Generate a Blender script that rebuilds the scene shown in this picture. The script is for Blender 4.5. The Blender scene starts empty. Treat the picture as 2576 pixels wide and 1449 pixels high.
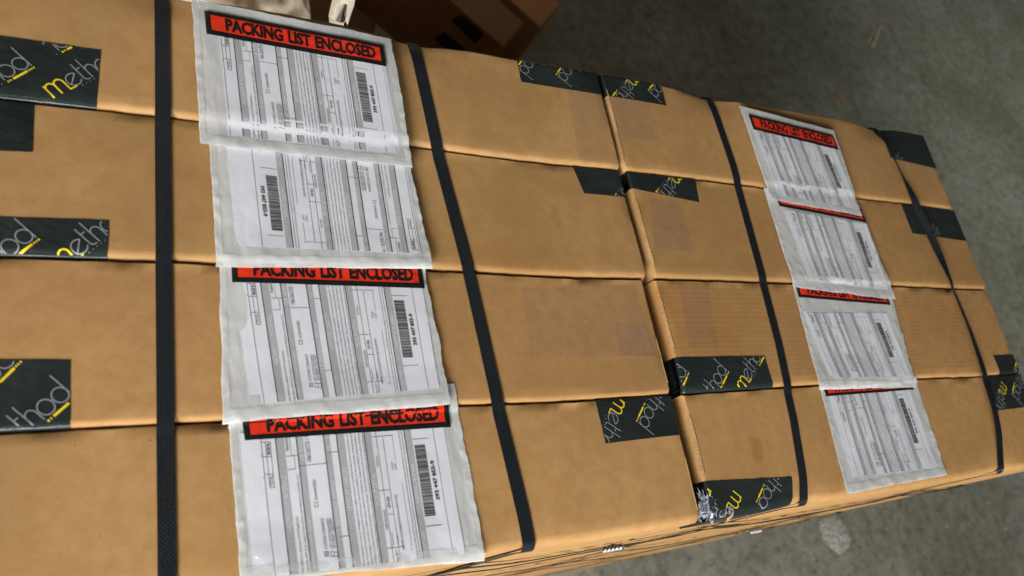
import bpy, math, random
from mathutils import Matrix, Vector, noise
random.seed(7)
S = bpy.context.scene
C = S.collection
R = math.radians

# ------------------------------------------------------------------ camera
H = 0.86            # camera height above the top of the load (m)
ZT = 1.60           # height of the top of the load above the floor (m)
# rows: world X (along the cartons), Y (away across the rows), Z (up) in camera axes (right, down, forward)
RW = ((0.86384761, 0.02091868, 0.50331871),
      (-0.18017529, -0.92021403, 0.34748094),
      (0.47042978, -0.39085617, -0.79115566))
FPX, CX, CY = 2060.68, 1288.0, 724.5
cam_d = bpy.data.cameras.new('camera'); cam = bpy.data.objects.new('camera', cam_d); C.objects.link(cam)
m = Matrix.Identity(4)
for i in range(3):
    m[i][0] = RW[i][0]; m[i][1] = -RW[i][1]; m[i][2] = -RW[i][2]
m[2][3] = ZT + H
cam.matrix_world = m
cam_d.sensor_width = 36; cam_d.lens = FPX / 2576 * 36
cam_d.clip_start = 0.02; cam_d.clip_end = 200
cam_d.dof.use_dof = True; cam_d.dof.focus_distance = 1.12; cam_d.dof.aperture_fstop = 4.5
S.camera = cam

# ------------------------------------------------------------------ light
w = bpy.data.worlds.new('World'); S.world = w; w.use_nodes = True
bg = w.node_tree.nodes['Background']; bg.inputs[0].default_value = (0.95, 0.92, 0.86, 1); bg.inputs[1].default_value = 0.02

def area(name, loc, target, size, power, col, size_y=None):
    l = bpy.data.lights.new(name, 'AREA'); l.energy = power; l.color = col; l.size = size
    if size_y: l.shape = 'RECTANGLE'; l.size_y = size_y
    o = bpy.data.objects.new(name, l); C.objects.link(o); o.location = loc
    o.rotation_euler = (Vector(target) - Vector(loc)).to_track_quat('-Z', 'Y').to_euler()
    return o
# the open dock door behind the photographer; two narrow overhead lights added for streaks on the film
area('dock_door_light', (-2.9, -3.6, 3.6), (0.75, 0.3, 1.6), 2.6, 640, (1.0, 0.975, 0.925), 1.7)
area('added_streak_light', (-0.9, 2.4, 5.2), (0.3, 0.5, 1.6), 0.10, 3, (1.0, 0.98, 0.95), 2.2)
area('added_streak_light', (-0.6, -2.6, 5.6), (0.3, 0.2, 1.6), 0.16, 9, (0.95, 0.98, 1.0), 2.6)
area('front_fill_light', (0.3, -4.6, 2.7), (0.8, 0.2, 1.5), 2.2, 125, (1.0, 0.98, 0.94), 1.0)  # added front fill that brightens the near carton edges
kl = bpy.data.lights.new('warm_fill_light', 'POINT'); kl.energy = 7; kl.color = (1.0, .74, .46); kl.shadow_soft_size = .12  # added warm fill, lifts the dim cartons beyond the load
ko = bpy.data.objects.new('warm_fill_light', kl); C.objects.link(ko); ko.location = (1.75, 2.9, 1.35)
hl = bpy.data.lights.new('floor_fill_spot', 'SPOT'); hl.energy = 620; hl.color = (0.93, 1.0, 0.90); hl.spot_size = R(62); hl.spot_blend = 1.0; hl.shadow_soft_size = .35  # added spot that only brightens the floor at the right
ho = bpy.data.objects.new('floor_fill_spot', hl); C.objects.link(ho); ho.location = (7.0, 1.4, 7.0)
ho.rotation_euler = (Vector((7.0, 1.9, 0.0)) - ho.location).to_track_quat('-Z', 'Y').to_euler()
wl = bpy.data.lights.new('work_lamp', 'SPOT'); wl.energy = 1300; wl.color = (1.0, 0.90, 0.70); wl.spot_size = R(12); wl.spot_blend = .6; wl.shadow_soft_size = .12
wo = bpy.data.objects.new('work_lamp', wl); C.objects.link(wo); wo.location = (-0.2, 3.2, 4.0)
wo.rotation_euler = (Vector((0.17, 1.16, 1.45)) - wo.location).to_track_quat('-Z', 'Y').to_euler()

S.view_settings.view_transform = 'Standard'; S.view_settings.look = 'None'
S.view_settings.exposure = 0.0; S.view_settings.gamma = 1.0
S.render.engine = 'CYCLES'
S.cycles.transparent_max_bounces = 24; S.cycles.max_bounces = 8

# ------------------------------------------------------------------ helpers
def ray(px, py):
    v = (px - CX, py - CY, FPX)
    return [sum(RW[i][k] * v[k] for k in range(3)) for i in range(3)]
def at(px, py, z=0.0):
    """point of the photograph on the level z (metres above the load top) -> world x, y, z"""
    a = ray(px, py); t = (z - H) / a[2]
    return Vector((a[0] * t, a[1] * t, ZT + z))
def P2(p, z=0.0):
    q = at(p[0], p[1], z); return (q.x, q.y)

def mat(name, col=(.5, .5, .5), rough=.5, **k):
    M = bpy.data.materials.new(name); M.use_nodes = True
    b = M.node_tree.nodes['Principled BSDF']
    b.inputs['Base Color'].default_value = (*col, 1); b.inputs['Roughness'].default_value = rough
    for kk, v in k.items(): b.inputs[kk].default_value = v
    return M
class NT:
    def __init__(s, M): s.M = M; s.n = M.node_tree.nodes; s.l = M.node_tree.links; s.b = s.n.get('Principled BSDF')
    def new(s, t, **k):
        x = s.n.new(t)
        for a, v in k.items():
            if hasattr(x, a): setattr(x, a, v)
        return x
    def coord(s, out='Object', scale=None, rot=(0, 0, 0)):
        if out == 'World':
            src = s.n.new('ShaderNodeNewGeometry').outputs['Position']
        else: src = s.n.new('ShaderNodeTexCoord').outputs[out]
        mp = s.n.new('ShaderNodeMapping'); s.l.new(src, mp.inputs[0])
        if scale: mp.inputs['Scale'].default_value = scale
        mp.inputs['Rotation'].default_value = rot
        return mp.outputs[0]
    def noise(s, vec, sc, det=4, rough=.55):
        x = s.n.new('ShaderNodeTexNoise'); x.inputs['Scale'].default_value = sc; x.inputs['Detail'].default_value = det
        x.inputs['Roughness'].default_value = rough; s.l.new(vec, x.inputs['Vector']); return x.outputs['Fac']
    def ramp(s, fac, stops):
        x = s.n.new('ShaderNodeValToRGB'); s.l.new(fac, x.inputs[0]); e = x.color_ramp.elements
        while len(e) < len(stops): e.new(.5)
        for q, (p, c) in zip(e, stops): q.position = p; q.color = (*c, 1) if len(c) == 3 else c
        return x.outputs[0]
    def mix(s, fac, a, b, mode='MIX'):
        x = s.n.new('ShaderNodeMix'); x.data_type = 'RGBA'; x.blend_type = mode
        for i, v in ((0, fac), (6, a), (7, b)):
            if hasattr(v, 'links'): s.l.new(v, x.inputs[i])
            elif i == 0: x.inputs[i].default_value = v
            else: x.inputs[i].default_value = (*v, 1)
        return x.outputs[2]
    def math(s, op, a, b=0.0):
        x = s.n.new('ShaderNodeMath'); x.operation = op
        for i, v in ((0, a), (1, b)):
            if hasattr(v, 'links'): s.l.new(v, x.inputs[i])
            else: x.inputs[i].default_value = v
        return x.outputs[0]
    def bump(s, h, st, dist=.001, nrm=None):
        x = s.n.new('ShaderNodeBump'); x.inputs['Strength'].default_value = st; x.inputs['Distance'].default_value = dist
        s.l.new(h, x.inputs['Height'])
        if nrm: s.l.new(nrm, x.inputs['Normal'])
        return x.outputs[0]

def kraft(name, base, dark=.86, seed=0.0, flutes=0.0, smudge=None):
    M = mat(name, base, .62); t = NT(M)
    c = t.coord('World')
    mp = t.n.new('ShaderNodeMapping'); t.l.new(c, mp.inputs[0]); mp.inputs['Location'].default_value = (seed, seed * 1.7, seed * .3); c = mp.outputs[0]
    big = t.noise(c, 5.5, 4, .6); mid = t.noise(c, 55, 5, .65)
    fib = t.noise(t.coord('World', (260, 900, 400), (0, 0, .5)), 1.0, 3, .7)
    fib2 = t.noise(t.coord('World', (900, 300, 400), (0, 0, -.3)), 1.0, 3, .7)
    lo = tuple(v * dark for v in base); hi = tuple(min(1, v * 1.10) for v in base)
    col = t.ramp(big, [(.34, lo), (.52, base), (.68, hi)])
    col = t.mix(t.ramp(mid, [(.34, (.5, .5, .5)), (.62, (0, 0, 0))]), col, (base[0] * .78, base[1] * .70, base[2] * .56))
    col = t.mix(t.ramp(fib, [(.60, (0, 0, 0)), (.74, (.55, .55, .55))]), col, (min(1, base[0] * 1.5), min(1, base[1] * 1.6), base[2] * 1.75))
    col = t.mix(t.ramp(fib2, [(.26, (.5, .5, .5)), (.40, (0, 0, 0))]), col, tuple(v * .55 for v in base))
    # sparse dark specks and scuffs
    sp = t.noise(c, 210, 1, .3)
    col = t.mix(t.ramp(sp, [(.14, (.8, .8, .8)), (.19, (0, 0, 0))]), col, (.06, .03, .012))
    stn = t.noise(c, 2.6, 3, .5)
    col = t.mix(t.ramp(stn, [(.60, (0, 0, 0)), (.72, (.45, .45, .45))]), col, (base[0] * .78, base[1] * .62, base[2] * .42))
    if smudge:
        for (sx, sy, rx, ry, kk) in smudge:
            g = t.n.new('ShaderNodeNewGeometry')
            mm = t.n.new('ShaderNodeMapping'); t.l.new(g.outputs['Position'], mm.inputs[0])
            mm.vector_type = 'TEXTURE'; mm.inputs['Location'].default_value = (sx, sy, ZT); mm.inputs['Scale'].default_value = (rx, ry, 1)
            nz = t.n.new('ShaderNodeTexNoise'); nz.inputs['Scale'].default_value = 28; t.l.new(g.outputs['Position'], nz.inputs['Vector'])
            ln = t.n.new('ShaderNodeVectorMath'); ln.operation = 'LENGTH'; t.l.new(mm.outputs[0], ln.inputs[0])
            f = t.math('ADD', ln.outputs['Value'], t.math('MULTIPLY', nz.outputs['Fac'], .9))
            f = t.ramp(f, [(1.0 * .5 + .3, (kk, kk, kk)), (1.0, (0, 0, 0))])
            col = t.mix(f, col, (base[0] * .70, base[1] * .50, base[2] * .28))
    t.l.new(col, t.b.inputs['Base Color'])
    h = t.math('ADD', t.math('MULTIPLY', fib, .5), t.math('MULTIPLY', mid, .7))
    n = t.bump(h, .25, .0006)
    if flutes:
        wv = t.n.new('ShaderNodeTexWave'); wv.bands_direction = 'Y'; wv.inputs['Scale'].default_value = 40; wv.inputs['Distortion'].default_value = .6
        t.l.new(t.coord('World'), wv.inputs['Vector']); n = t.bump(wv.outputs['Fac'], flutes, .0007, n)
    big2 = t.noise(c, 3.0, 2, .5); n = t.bump(big2, .08, .006, n)
    t.l.new(n, t.b.inputs['Normal']); t.b.inputs['Specular IOR Level'].default_value = .3
    return M

KR = (0.420, 0.245, 0.100)
M_torn = kraft('torn_corrugated_kraft', (0.40, 0.245, 0.115), .55, 9)
# black printed tape
M_tape = mat('black_tape', (.016, .022, .022), .28); t = NT(M_tape)
c = t.coord('World'); n1 = t.noise(c, 26, 4, .6); n2 = t.noise(c, 8, 3, .5)
t.l.new(t.ramp(n2, [(.3, (.012, .017, .017)), (.7, (.026, .033, .033))]), t.b.inputs['Base Color'])
t.l.new(t.ramp(n1, [(.3, (.14, .14, .14)), (.75, (.36, .36, .36))]), t.b.inputs['Roughness'])
nn = t.noise(t.coord('World', (1, 2, 1), (0, 0, .4)), 38, 3, .55)
t.l.new(t.bump(nn, .5, .0022), t.b.inputs['Normal'])
M_torntape = mat('scuffed_tape_residue', (.30, .33, .40), .5); t = NT(M_torntape)
t.l.new(t.ramp(t.noise(t.coord('World'), 240, 4, .7), [(.38, (.03, .04, .05)), (.52, (.22, .24, .30)), (.70, (.62, .64, .70))]), t.b.inputs['Base Color'])
M_grey = mat('grey_print', (.26, .27, .29), .35)
M_yel = mat('yellow_print', (.80, .60, .02), .35)
# strap
M_strap = mat('black_polypropylene_strap', (.010, .013, .016), .30); t = NT(M_strap)
uvn = t.n.new('ShaderNodeUVMap'); uvn.uv_map = 'UVMap'
br = t.n.new('ShaderNodeTexBrick'); br.inputs['Scale'].default_value = 1.0; br.inputs['Brick Width'].default_value = .0042; br.inputs['Row Height'].default_value = .0021
br.inputs['Mortar Size'].default_value = .00045; br.inputs['Mortar Smooth'].default_value = .6
t.l.new(uvn.outputs[0], br.inputs['Vector'])
bw = t.n.new('ShaderNodeRGBToBW'); t.l.new(br.outputs['Fac'], bw.inputs[0])
t.l.new(t.bump(br.outputs['Fac'], .8, .0006), t.b.inputs['Normal'])
# pouch
M_back = mat('milky_pouch_film', (.74, .75, .76), .3); t = NT(M_back)
t.b.inputs['Alpha'].default_value = .86
c = t.coord('World'); z1 = t.noise(t.coord('World', (1, .35, 1), (0, 0, .35)), 38, 3, .5)
t.l.new(t.bump(z1, .65, .004), t.b.inputs['Normal'])
t.l.new(t.ramp(t.noise(c, 14, 3), [(.3, (.70, .71, .72)), (.7, (.82, .83, .83))]), t.b.inputs['Base Color'])
M_seal = mat('sealed_pouch_border', (.80, .83, .82), .26); t = NT(M_seal)
t.b.inputs['Alpha'].default_value = .38
z1 = t.noise(t.coord('World'), 50, 2, .5); t.l.new(t.bump(z1, .25, .002), t.b.inputs['Normal'])
def film_mat(name, milk, tint=(1, 1, 1), refl=1.05, bst=.45, cap=.22):
    M = bpy.data.materials.new(name); M.use_nodes = True; t = NT(M); t.n.remove(t.b)
    out = t.n['Material Output']
    tr = t.n.new('ShaderNodeBsdfTransparent'); tr.inputs[0].default_value = (*tint, 1)
    gl = t.n.new('ShaderNodeBsdfGlossy'); gl.inputs['Roughness'].default_value = .07; gl.inputs[0].default_value = (1, 1, 1, 1)
    df = t.n.new('ShaderNodeBsdfDiffuse'); df.inputs[0].default_value = (.86, .88, .90, 1)
    c1 = t.coord('World', (1, .30, 1), (0, 0, .45)); c2 = t.coord('World', (.35, 1, 1), (0, 0, .15))
    a = t.noise(c1, 70, 3, .5); b = t.noise(c2, 90, 3, .5)
    ridge = t.math('ABSOLUTE', t.math('SUBTRACT', a, .5)); ridge2 = t.math('ABSOLUTE', t.math('SUBTRACT', b, .5))
    h = t.math('ADD', t.math('MULTIPLY', ridge, -1.0), t.math('MULTIPLY', ridge2, -.7))
    n = t.bump(h, bst, .005)
    t.l.new(n, gl.inputs['Normal']); t.l.new(n, df.inputs['Normal'])
    fr = t.n.new('ShaderNodeFresnel'); fr.inputs[0].default_value = 1.5
    m1 = t.n.new('ShaderNodeMixShader'); m1.inputs[0].default_value = milk
    t.l.new(tr.outputs[0], m1.inputs[1]); t.l.new(df.outputs[0], m1.inputs[2])
    m2 = t.n.new('ShaderNodeMixShader'); t.l.new(t.math('MINIMUM', t.math('MULTIPLY', fr.outputs[0], refl), cap), m2.inputs[0])
    t.l.new(m1.outputs[0], m2.inputs[1]); t.l.new(gl.outputs[0], m2.inputs[2]); t.l.new(m2.outputs[0], out.inputs[0])
    return M
M_film = film_mat('clear_pouch_film', .05)
M_clear = film_mat('clear_tape_film', .025, (.985, .97, .965), 1.0, .7, .08)
M_paper = mat('white_paper', (.82, .84, .91), .6); t = NT(M_paper)
t.l.new(t.bump(t.noise(t.coord('World'), 40, 3), .35, .0015), t.b.inputs['Normal'])
M_ink = mat('black_ink', (.03, .03, .035), .6)
M_band = mat('grey_toner_band', (.32, .325, .35), .6); t = NT(M_band)
t.l.new(t.ramp(t.noise(t.coord('World'), 900, 2, .6), [(.3, (.36, .37, .40)), (.7, (.53, .54, .57))]), t.b.inputs['Base Color'])
M_fine = mat('fine_print_ink', (.10, .10, .11), .6)
M_pale = mat('pale_reversed_print', (.82, .83, .86), .6)
M_red = mat('red_print', (.74, .038, .014), .28); M_hblk = mat('black_header_print', (.012, .013, .013), .25)
for M_ in (M_red, M_hblk):
    t = NT(M_); t.l.new(t.bump(t.noise(t.coord('World', (1, .5, 1), (0, 0, .6)), 60, 3), .35, .0022), t.b.inputs['Normal'])
# concrete
M_con = mat('warehouse_concrete', (.17, .165, .135), .75); t = NT(M_con); c = t.coord('World')
a = t.noise(c, 1.3, 8, .66); b = t.noise(c, 15, 9, .74); d = t.noise(c, 26, 8, .76); e2 = t.noise(c, 2.2, 3, .5)
col = t.ramp(a, [(.3, (.150, .142, .105)), (.5, (.225, .220, .175)), (.7, (.290, .295, .250))])
col = t.mix(t.ramp(b, [(.38, (.6, .6, .6)), (.55, (0, 0, 0))]), col, (.085, .078, .052))
col = t.mix(t.ramp(d, [(.36, (.75, .75, .75)), (.46, (0, 0, 0))]), col, (.06, .056, .046))
col = t.mix(t.ramp(d, [(.60, (0, 0, 0)), (.75, (.35, .35, .35))]), col, (.34, .34, .30))
sp = t.noise(c, 120, 1, .2); col = t.mix(t.ramp(sp, [(.765, (0, 0, 0)), (.79, (.8, .8, .8))]), col, (.60, .60, .54))
t.l.new(col, t.b.inputs['Base Color'])
t.l.new(t.ramp(e2, [(.3, (.55, .55, .55)), (.7, (.85, .85, .85))]), t.b.inputs['Roughness'])
t.l.new(t.bump(d, .5, .004), t.b.inputs['Normal'])

class MB:
    def __init__(s): s.v = []; s.f = []; s.mi = []; s.uv = {}
    def add(s, vs, fs, mi=0):
        o = len(s.v); s.v += [tuple(x) for x in vs]; s.f += [tuple(i + o for i in q) for q in fs]; s.mi += [mi] * len(fs); return o
    def build(s, name, mats, parent=None, smooth=False, uv=None):
        me = bpy.data.meshes.new(name); me.from_pydata(s.v, [], s.f)
        if not isinstance(mats, (list, tuple)): mats = [mats]
        for x in mats: me.materials.append(x)
        for p, i in zip(me.polygons, s.mi): p.material_index = i
        if uv:
            l = me.uv_layers.new(name='UVMap')
            for p in me.polygons:
                for li in p.loop_indices: l.data[li].uv = uv[me.loops[li].vertex_index]
        if smooth:
            for p in me.polygons: p.use_smooth = True
        me.update(); o = bpy.data.objects.new(name, me); C.objects.link(o)
        if parent is not None: o.parent = parent
        return o
def thing(name, label, cat, group=None, loc=(0, 0, 0)):
    o = bpy.data.objects.new(name, None); C.objects.link(o); o.empty_display_size = .05
    return tag(o, label, cat, group)
def tag(o, label, cat, group=None):
    o['label'] = label; o['category'] = cat
    if group: o['group'] = group
    return o
def N(x, y, z=0.0): return noise.noise(Vector((x, y, z)))
def lerp(a, b, t): return a + (b - a) * t
def sst(a, b, x):
    t = max(0., min(1., (x - a) / (b - a))); return t * t * (3 - 2 * t)

# ------------------------------------------------------------------ floor
f = MB()
f.add([(-14, -12, 0), (22, -12, 0), (22, 26, 0), (-14, 26, 0)], [(0, 1, 2, 3)])
fl = f.build('floor', M_con); fl['kind'] = 'structure'

# ------------------------------------------------------------------ the load: eight upright cartons
YR = [v * H for v in (.886, .672, .462, .258, .052)]       # row edges, far to near
XL, XR = -.130 * H, 1.925 * H
GAPL = [.910, .9075, .896, .8965]                          # right ends of the left cartons
GAPR = [.921, .9255, .9225, .922]                          # left ends of the right cartons
# where the straps cross (x at far edge, x at near edge)
STR = {1: ((404, 2), (418, 1449)), 2: ((1036, 128), (1335, 1396)), 3: ((1780, 262), (2024, 1262)), 4: ((2204, 352), (2520, 1186))}
SX = {k: (P2(a)[0], P2(b)[0]) for k, (a, b) in STR.items()}
YF, YN = YR[0], YR[4]
def strap_x(k, y):
    a, b = SX[k]; return lerp(b, a, (y - YN) / (YF - YN))
def warp(p):
    """slow unevenness shared by the cartons and everything stuck on them"""
    x, y, z = p
    z += (N(x * 3.1, y * 3.1, 1.7)) * .0035
    y += N(x * 4.0, y * 2.2 + 9, 4.1) * .0035
    x += N(x * 2.0 + 5, y * 5.0, 2.2) * .002
    # the straps bite into the outer edges; the edges bulge between them
    d = min(abs(x - strap_x(k, y)) for k in SX)
    kf = sst(YF - .05, YF, y); kn = sst(YN + .04, YN, y)
    bul = 1 - math.exp(-(d / .055) ** 2)
    y += kf * (.007 * bul - .008); z -= kf * .004 * (1 - bul)
    y -= kn * (.004 * bul - .005); z -= kn * .003 * (1 - bul)
    return (x, y, z)
class Box:
    def __init__(s, row, side):
        s.row, s.side = row, side
        s.y1, s.y0 = YR[row] - .0012, YR[row + 1] + .0012
        if side == 0: s.x0, s.x1 = XL, GAPL[row] * H
        else: s.x0, s.x1 = GAPR[row] * H, XR + (.0, .004, .0, .004)[row]
        s.h = ((.0085, .0050, .0028, 0.), (.0070, .0048, .0026, -.0005))[side][row]
        s.rn = (.009, .010, .007, .012)[row]; s.rf = (.005, .002, .002, .002)[row]; s.re = .004
    def top(s, x, y):
        x = min(max(x, s.x0), s.x1); y = min(max(y, s.y0), s.y1)
        dx = min(x - s.x0, s.x1 - x) / s.re
        dy = (y - s.y0) / s.rn; df = (s.y1 - y) / s.rf
        ax = max(0, 1 - dx); ay = max(0, 1 - dy, 1 - df); r = s.rn if dy < 1 else (s.rf if df < 1 else s.re)
        l = min(1, math.hypot(ax, ay)); drop = r * (1 - math.sqrt(1 - l * l))
        u = (x - s.x0) / (s.x1 - s.x0); v = (y - s.y0) / (s.y1 - s.y0)
        crown = .0005 * (1 - (2 * v - 1) ** 2) * (1 - (2 * u - 1) ** 4)
        crown -= .0025 * math.exp(-((y - s.y0) / .03) ** 2) * .0
        return ZT + s.h + crown - drop
BX = [[Box(r, sd) for r in range(4)] for sd in (0, 1)]
def box_at(x, y):
    for sd in (0, 1):
        for b in BX[sd]:
            if b.y0 - .0013 <= y <= b.y1 + .0013:
                mid = (GAPL[b.row] + GAPR[b.row]) / 2 * H
                if (x < mid) == (sd == 0): return b
    return BX[0 if x < .91 * H else 1][0 if y > YF else 3]
def hull(x, y):
    """height of the load under things laid over several cartons (bridging the seams)"""
    best = -9
    for dy in (-.006, 0, .006):
        b = box_at(x, y + dy); best = max(best, b.top(min(max(x, b.x0 + .004), b.x1 - .004), min(max(y + dy, b.y0 + .004), b.y1 - .004)))
    return best
def samples(a, b, r0, r1, n):
    out = [a + r0 * (1 - math.cos(k * math.pi / 10)) for k in range(5)]
    out += [lerp(a + r0, b - r1, k / n) for k in range(n + 1)]
    out += [b - r1 * (1 - math.cos(k * math.pi / 10)) for k in range(4, -1, -1)]
    return out
rownames = ['farthest', 'second from far side', 'third from far side', 'nearest']
blabels = {
 (0, 0): 'long tan carton of the farthest row, left half, under the topmost red-headed pouch',
 (1, 0): 'long tan carton of the second row, left half, under the upside-down packing list',
 (2, 0): 'long tan carton of the third row, left half, pinkish clear tape at its right end',
 (3, 0): 'long tan carton of the nearest row, left half, beside the scuffed black tape',
 (0, 1): 'tan carton of the farthest row, right half, black tape on its two far corners',
 (1, 1): 'tan carton of the second row, right half, its end tape crossed by the twisted strap',
 (2, 1): 'tan carton of the third row, right half, faintly ribbed, black tape along its near edge',
 (3, 1): 'tan carton of the nearest row, right half, with orange stain and torn scuffed black tape'}
BO = {}
for sd in (0, 1):
    for b in BX[sd]:
        k = (b.row, sd)
        base = tuple(v * s for v, s in zip(KR, [(1, 1.0, 1), (.95, .94, .91), (.99, .955, .92), (1.04, 1.03, 1.0)][b.row]))
        if sd: base = tuple(v * s for v, s in zip(base, (.96, .95, .94)))
        sm = []
        if k == (3, 1): q = at(1905, 1135); sm = [(q.x, q.y, .030, .042, .5)]
        if k == (2, 0): q = at(1590, 760); sm = []
        if k == (1, 0): q = at(1395, 545); sm = [(q.x, q.y, .016, .034, .25)]
        M = kraft('kraft_cardboard', base, .86, 1.3 * b.row + 5 * sd, .09 if k == (2, 1) else 0.0, sm)
        root = thing('carton', blabels[k], 'carton', 'tall cartons strapped together into one load'); BO[k] = root
        xs = samples(b.x0, b.x1, b.re, b.re, 60); ys = samples(b.y0, b.y1, b.rn, b.rf, 14)
        g = MB(); nx, ny = len(xs), len(ys)
        vs = []
        for j, y in enumerate(ys):
            for i, x in enumerate(xs):
                # slightly rough, hand folded edges
                e = 1 if (j < 5 or j > ny - 6 or i < 5 or i > nx - 6) else 0
                jy = e * N(x * 45, y * 20, b.row * 7.7 + sd * 3) * .0011; jz = e * N(x * 38 + 4, y * 38, b.row * 3.3) * .0009
                vs.append(warp((x, y + jy, b.top(x, y) + jz)))
        fs = [(j * nx + i, j * nx + i + 1, (j + 1) * nx + i + 1, (j + 1) * nx + i) for j in range(ny - 1) for i in range(nx - 1)]
        per = [i for i in range(nx)] + [(j) * nx + nx - 1 for j in range(1, ny)] + [(ny - 1) * nx + i for i in range(nx - 2, -1, -1)] + [j * nx for j in range(ny - 2, 0, -1)]
        base_i = len(vs); rings = [per]
        for zk, inset in ((-.10, 0), (-.45, 0), (-1.0, 0), (-ZT, 0)):
            ring = []
            for pi in per:
                x, y, z = vs[pi]
                wob = N(x * 2.5, zk * 3 + b.row, y * 3) * .003
                ring.append(len(vs)); vs.append((x, y + (wob if b.row in (0, 3) else 0), ZT + zk if zk > -ZT else 0.0))
            rings.append(ring)
        for a_, b_ in zip(rings, rings[1:]):
            n_ = len(a_)
            for q in range(n_): fs.append((a_[q], b_[q], b_[(q + 1) % n_], a_[(q + 1) % n_]))
        g.add(vs, fs); ob = g.build('carton_body', M, root, True)

# ------------------------------------------------------------------ the script printed on the tape (strokes)
def arc(cx, cy, rx, ry, a0, a1, n=18): return [(cx + rx * math.cos(R(lerp(a0, a1, i / n))), cy + ry * math.sin(R(lerp(a0, a1, i / n)))) for i in range(n + 1)]
LOGO = [  # (points, half width, colour 0 grey / 1 yellow)
    ([(-.02, 1.0), (0, .92), (0, 0)], .055, 1),
    (arc(.30, .66, .30, .34, 180, 0) + [(.60, 0)], .055, 1),
    (arc(.90, .66, .30, .34, 180, 0) + [(1.20, 0), (1.68, 0)], .055, 1),
    ([(1.42, .20), (2.16, .82)], .036, 0),
    (arc(1.84, .50, .46, .46, 42, 330, 26), .036, 0),
    ([(2.42, 1.50), (2.42, .35)] + arc(2.66, .30, .24, .26, 180, 290, 8), .036, 0),
    ([(2.42, 1.02), (2.72, 1.02)], .036, 0),
    ([(2.92, 1.65), (2.92, 0)], .036, 0),
    (arc(3.22, .62, .30, .34, 180, 0) + [(3.52, 0)], .036, 0),
    (arc(4.05, .48, .43, .46, 0, 360, 28), .036, 0),
    (arc(5.02, .48, .43, .46, 0, 360, 28), .036, 0),
    ([(5.45, 1.70), (5.45, 0)], .036, 0),
    ([(3.95, -.18), (5.0, -.18)], .075, 1),
    ([(3.55, -.18), (3.66, -.18)], .06, 1), ([(3.74, -.18), (3.82, -.18)], .06, 1),
    ([(5.08, -.18), (5.17, -.18)], .06, 1), ([(5.24, -.18), (5.33, -.18)], .06, 1), ([(5.40, -.18), (5.50, -.18)], .06, 1),
    ([(1.95, -.14), (2.02, -.14)], .028, 0), ([(2.25, -.14), (2.31, -.14)], .028, 0), ([(2.55, -.14), (2.61, -.14)], .028, 0), ([(2.85, -.14), (2.91, -.14)], .028, 0), ([(3.15, -.14), (3.21, -.14)], .028, 0),
]
def inside(poly, p):
    x, y = p; c = False; n = len(poly)
    for i in range(n):
        (x1, y1), (x2, y2) = poly[i], poly[(i + 1) % n]
        if (y1 > y) != (y2 > y) and x < (x2 - x1) * (y - y1) / (y2 - y1) + x1: c = not c
    return c
def logos(places, poly, zf, parent):
    g = MB()
    for (p0, u0, p1, u1, *um_) in places:
        g = MB(); umin = um_[0] if um_ else -9
        if u1 < u0: p0, u0, p1, u1 = p1, u1, p0, u0
        a = P2(p0); b = P2(p1); dx, dy = b[0] - a[0], b[1] - a[1]; L = math.hypot(dx, dy)
        sc = .0168; ang = math.atan2(dy, dx); ca, sa = math.cos(ang), math.sin(ang)
        # centre the text so that both anchors are met on average
        mx, my, um = (a[0] + b[0]) / 2, (a[1] + b[1]) / 2, (u0 + u1) / 2
        def T(u, v): return (mx + sc * ((u - um) * ca - v * sa), my + sc * ((u - um) * sa + v * ca))
        for pts, hw, colr in LOGO:
            dense = []
            for q, r_ in zip(pts, pts[1:]):
                n_ = max(1, int(math.hypot(r_[0] - q[0], r_[1] - q[1]) / .07))
                dense += [(lerp(q[0], r_[0], i / n_), lerp(q[1], r_[1], i / n_)) for i in range(n_)]
            dense.append(pts[-1]); prev = None
            for i, q in enumerate(dense):
                q0 = dense[max(0, i - 1)]; q1 = dense[min(len(dense) - 1, i + 1)]
                tx, ty = q1[0] - q0[0], q1[1] - q0[1]; l = math.hypot(tx, ty) or 1
                nx_, ny_ = -ty / l * hw, tx / l * hw
                A, B = T(q[0] + nx_, q[1] + ny_), T(q[0] - nx_, q[1] - ny_)
                if q[0] >= umin and inside(poly, T(*q)) and inside(poly, A) and inside(poly, B):
                    i0 = len(g.v); g.v += [zf(*A), zf(*B)]
                    if prev is not None: g.f.append((prev, prev + 1, i0 + 1, i0)); g.mi.append(colr)
                    prev = i0
                else: prev = None
        if g.f: g.build('printed_logo', [M_grey, M_yel], parent)
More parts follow.
